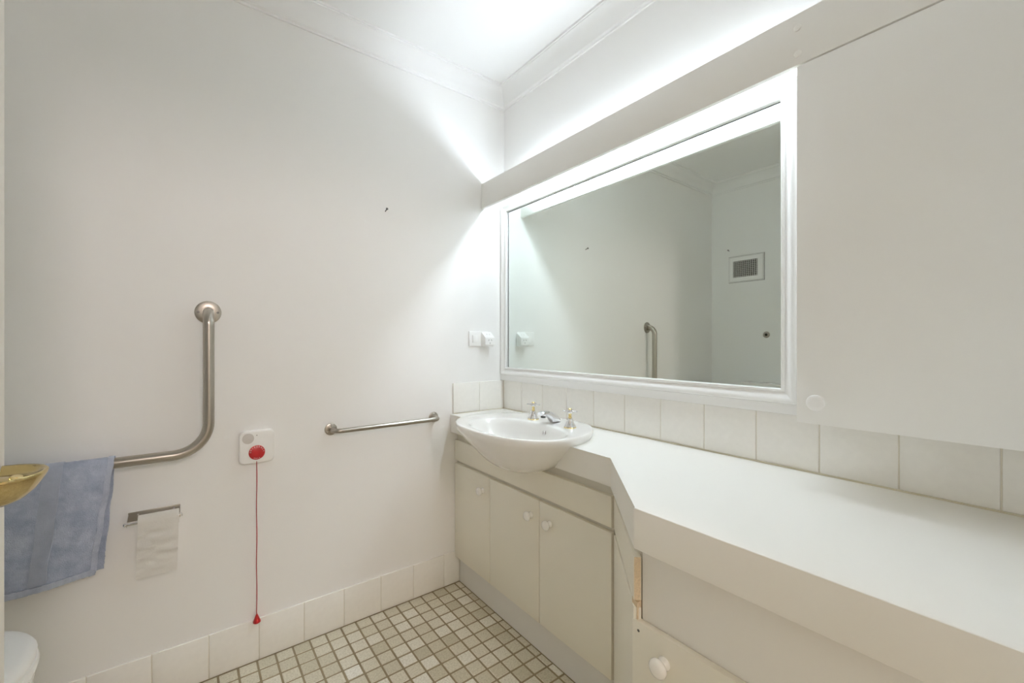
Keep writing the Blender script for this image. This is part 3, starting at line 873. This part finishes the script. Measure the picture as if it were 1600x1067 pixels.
# ------------------------------------------------------------------ towel over the grab bar
tw = thing('towel', (-0.38, YL - go, 0.47), 'blue-grey terry towel hanging over the horizontal grab bar', 'towel')
BY, BZ, R0 = YL - go, gz, gr + 0.004
TX0, TX1 = -0.66, -0.1775
rt = random.Random(11)
tph = [rt.uniform(0, 6.28) for _ in range(16)]
def towel_pt(u, q, front_len, back_len, off):
    """u: 0 at the hidden end .. 1 at the free edge. q: signed length, 0 on top of the bar, + towards the room"""
    x = TX0 + (TX1 - TX0) * u
    r = R0 + off
    arc = r * PI / 2
    if abs(q) <= arc:
        a = q / r
        y = BY - r * math.sin(a); z = BZ + r * math.cos(a)
        s = 0
    else:
        s = abs(q) - arc
        z = BZ - s
        y = BY - r if q > 0 else BY + r
        k = min(1, s / 0.06)
        wv = 0.0045 * math.sin(u * 9 + tph[0] + s * 2) + 0.003 * math.sin(u * 21 + s * 9 + tph[1]) + 0.0022 * math.sin(s * 26 + u * 13 + tph[2])
        if q > 0:
            y += -abs(0.004 * s / 0.3) + wv * k - 0.003 * k
        else:
            y = min(y + wv * 0.4 * k, YL - 0.004)
    pull = 0.128 * s if q > 0 else 0.085 * s
    x -= pull * (0.15 + 0.85 * u)
    x += 0.0012 * math.sin(s * 60 + tph[3]) * u
    return Vector((x, y, z))
def towel_sheet(q0, q1, u0, u1, off, nu, nq, jit, thick, lenf=None, lenb=None):
    bm = new_bm(); rows = []
    for j in range(nq + 1):
        row = []
        for i in range(nu + 1):
            u = u0 + (u1 - u0) * i / nu
            qe = q1 if lenf is None else lenf(u)
            qs = q0 if lenb is None else lenb(u)
            q = qs + (qe - qs) * j / nq
            pnt = towel_pt(u, q, 0, 0, off)
            pnt += Vector((rt.uniform(-1, 1), rt.uniform(-1, 1), rt.uniform(-1, 1))) * jit
            row.append(bm.verts.new(pnt))
        rows.append(row)
    for a, b2 in zip(rows, rows[1:]):
        for i in range(len(a) - 1):
            bm.faces.new([a[i], b2[i], b2[i + 1], a[i + 1]])
    bmesh.ops.recalc_face_normals(bm, faces=bm.faces)
    bmesh.ops.solidify(bm, geom=bm.faces[:], thickness=thick)
    return bm
fl_ = lambda u: 0.3435 + 0.022 * (1 - u) + 0.003 * math.sin(u * 12)
obj('cloth', towel_sheet(-0.345, 0, 0, 1, 0, 110, 170, 0.0009, 0.004, fl_, lambda u: -(0.346 + 0.085 * max(0.0, 0.90 - u))), M_towel, tw, 80)
UB0, UB1 = 0.705, 0.782
obj('woven_band', towel_sheet(-0.02, 0.33, UB0, UB1, 0.0022, 14, 90, 0.0002, 0.002, lambda u: fl_(u) - 0.016), M_towel_band, tw, 80)['label'] = 'flat woven band across the pile'
obj('hem', towel_sheet(-0.30, 0.33, 0.974, 1.002, 0.0024, 5, 150, 0.0003, 0.002, lambda u: fl_(u) - 0.002), M_towel_hem, tw, 80)['label'] = 'stitched paler edge'
def hem_sheet():
    bm = new_bm(); rows = []
    for i in range(131):
        u = i / 130 * 1.0
        q1 = fl_(u) + 0.0015
        row = []
        for j in range(5):
            q = q1 - 0.015 + 0.015 * j / 4
            p_ = towel_pt(u, q, 0, 0, 0.0020 + 0.0012 * abs(math.sin(u * 95)))
            row.append(bm.verts.new(p_))
        rows.append(row)
    for a, b2 in zip(rows, rows[1:]):
        for i in range(4):
            bm.faces.new([a[i], b2[i], b2[i + 1], a[i + 1]])
    bmesh.ops.recalc_face_normals(bm, faces=bm.faces)
    bmesh.ops.solidify(bm, geom=bm.faces[:], thickness=0.003)
    return bm
obj('bottom_hem', hem_sheet(), M_towel_hem, tw, 80)

# ------------------------------------------------------------------ open door at the left edge
DXF = -0.177
YE = 0.757
dr = struct('door_1', box(DXF - 0.036, DXF, YF + 0.006, YE, 0.012, 2.02, 0.0015), M_door)
hz = 1.0035
hc = Vector((DXF, 0.700, hz))
hd = obj('door_handle', lathe([(0, 0), (0.026, 0), (0.027, 0.002), (0.025, 0.005), (0.012, 0.007), (0, 0.007)], (DXF, 0.690, 0.985), (1, 0, 0), 32), M_brass, dr)
hd['label'] = 'polished brass handle plate'
bm = new_bm()
L = []
NA = 33
def half_ring(r, z, sx=1.0):
    return [(DXF + 0.001 + r * sx * math.cos(-PI / 2 + PI * k / (NA - 1)), 0.700 + r * math.sin(-PI / 2 + PI * k / (NA - 1)), z) for k in range(NA)]
for r, dz in ((0.006, -0.034), (0.018, -0.0325), (0.028, -0.0275), (0.0365, -0.0185), (0.0425, -0.0085), (0.0452, -0.003), (0.0458, 0.0), (0.0445, 0.0012), (0.0415, 0.0003), (0.038, -0.004), (0.033, -0.0075), (0.027, -0.0085), (0.022, -0.0065), (0.015, -0.004), (0.006, -0.003)):
    L.append(half_ring(r, hz + dz))
add_loft(bm, L, False)
bmesh.ops.recalc_face_normals(bm, faces=bm.faces)
obj('grip', bm, M_brass, hd, 60)['label'] = 'rounded brass cup grip'
obj('turn_button', lathe([(0, 0), (0.006, 0), (0.006, 0.006), (0.0045, 0.0078), (0, 0.008)], (DXF + 0.024, 0.688, hz - 0.0085), (0.2, -0.1, 1), 20), M_gold, hd)['label'] = 'small bright brass button'
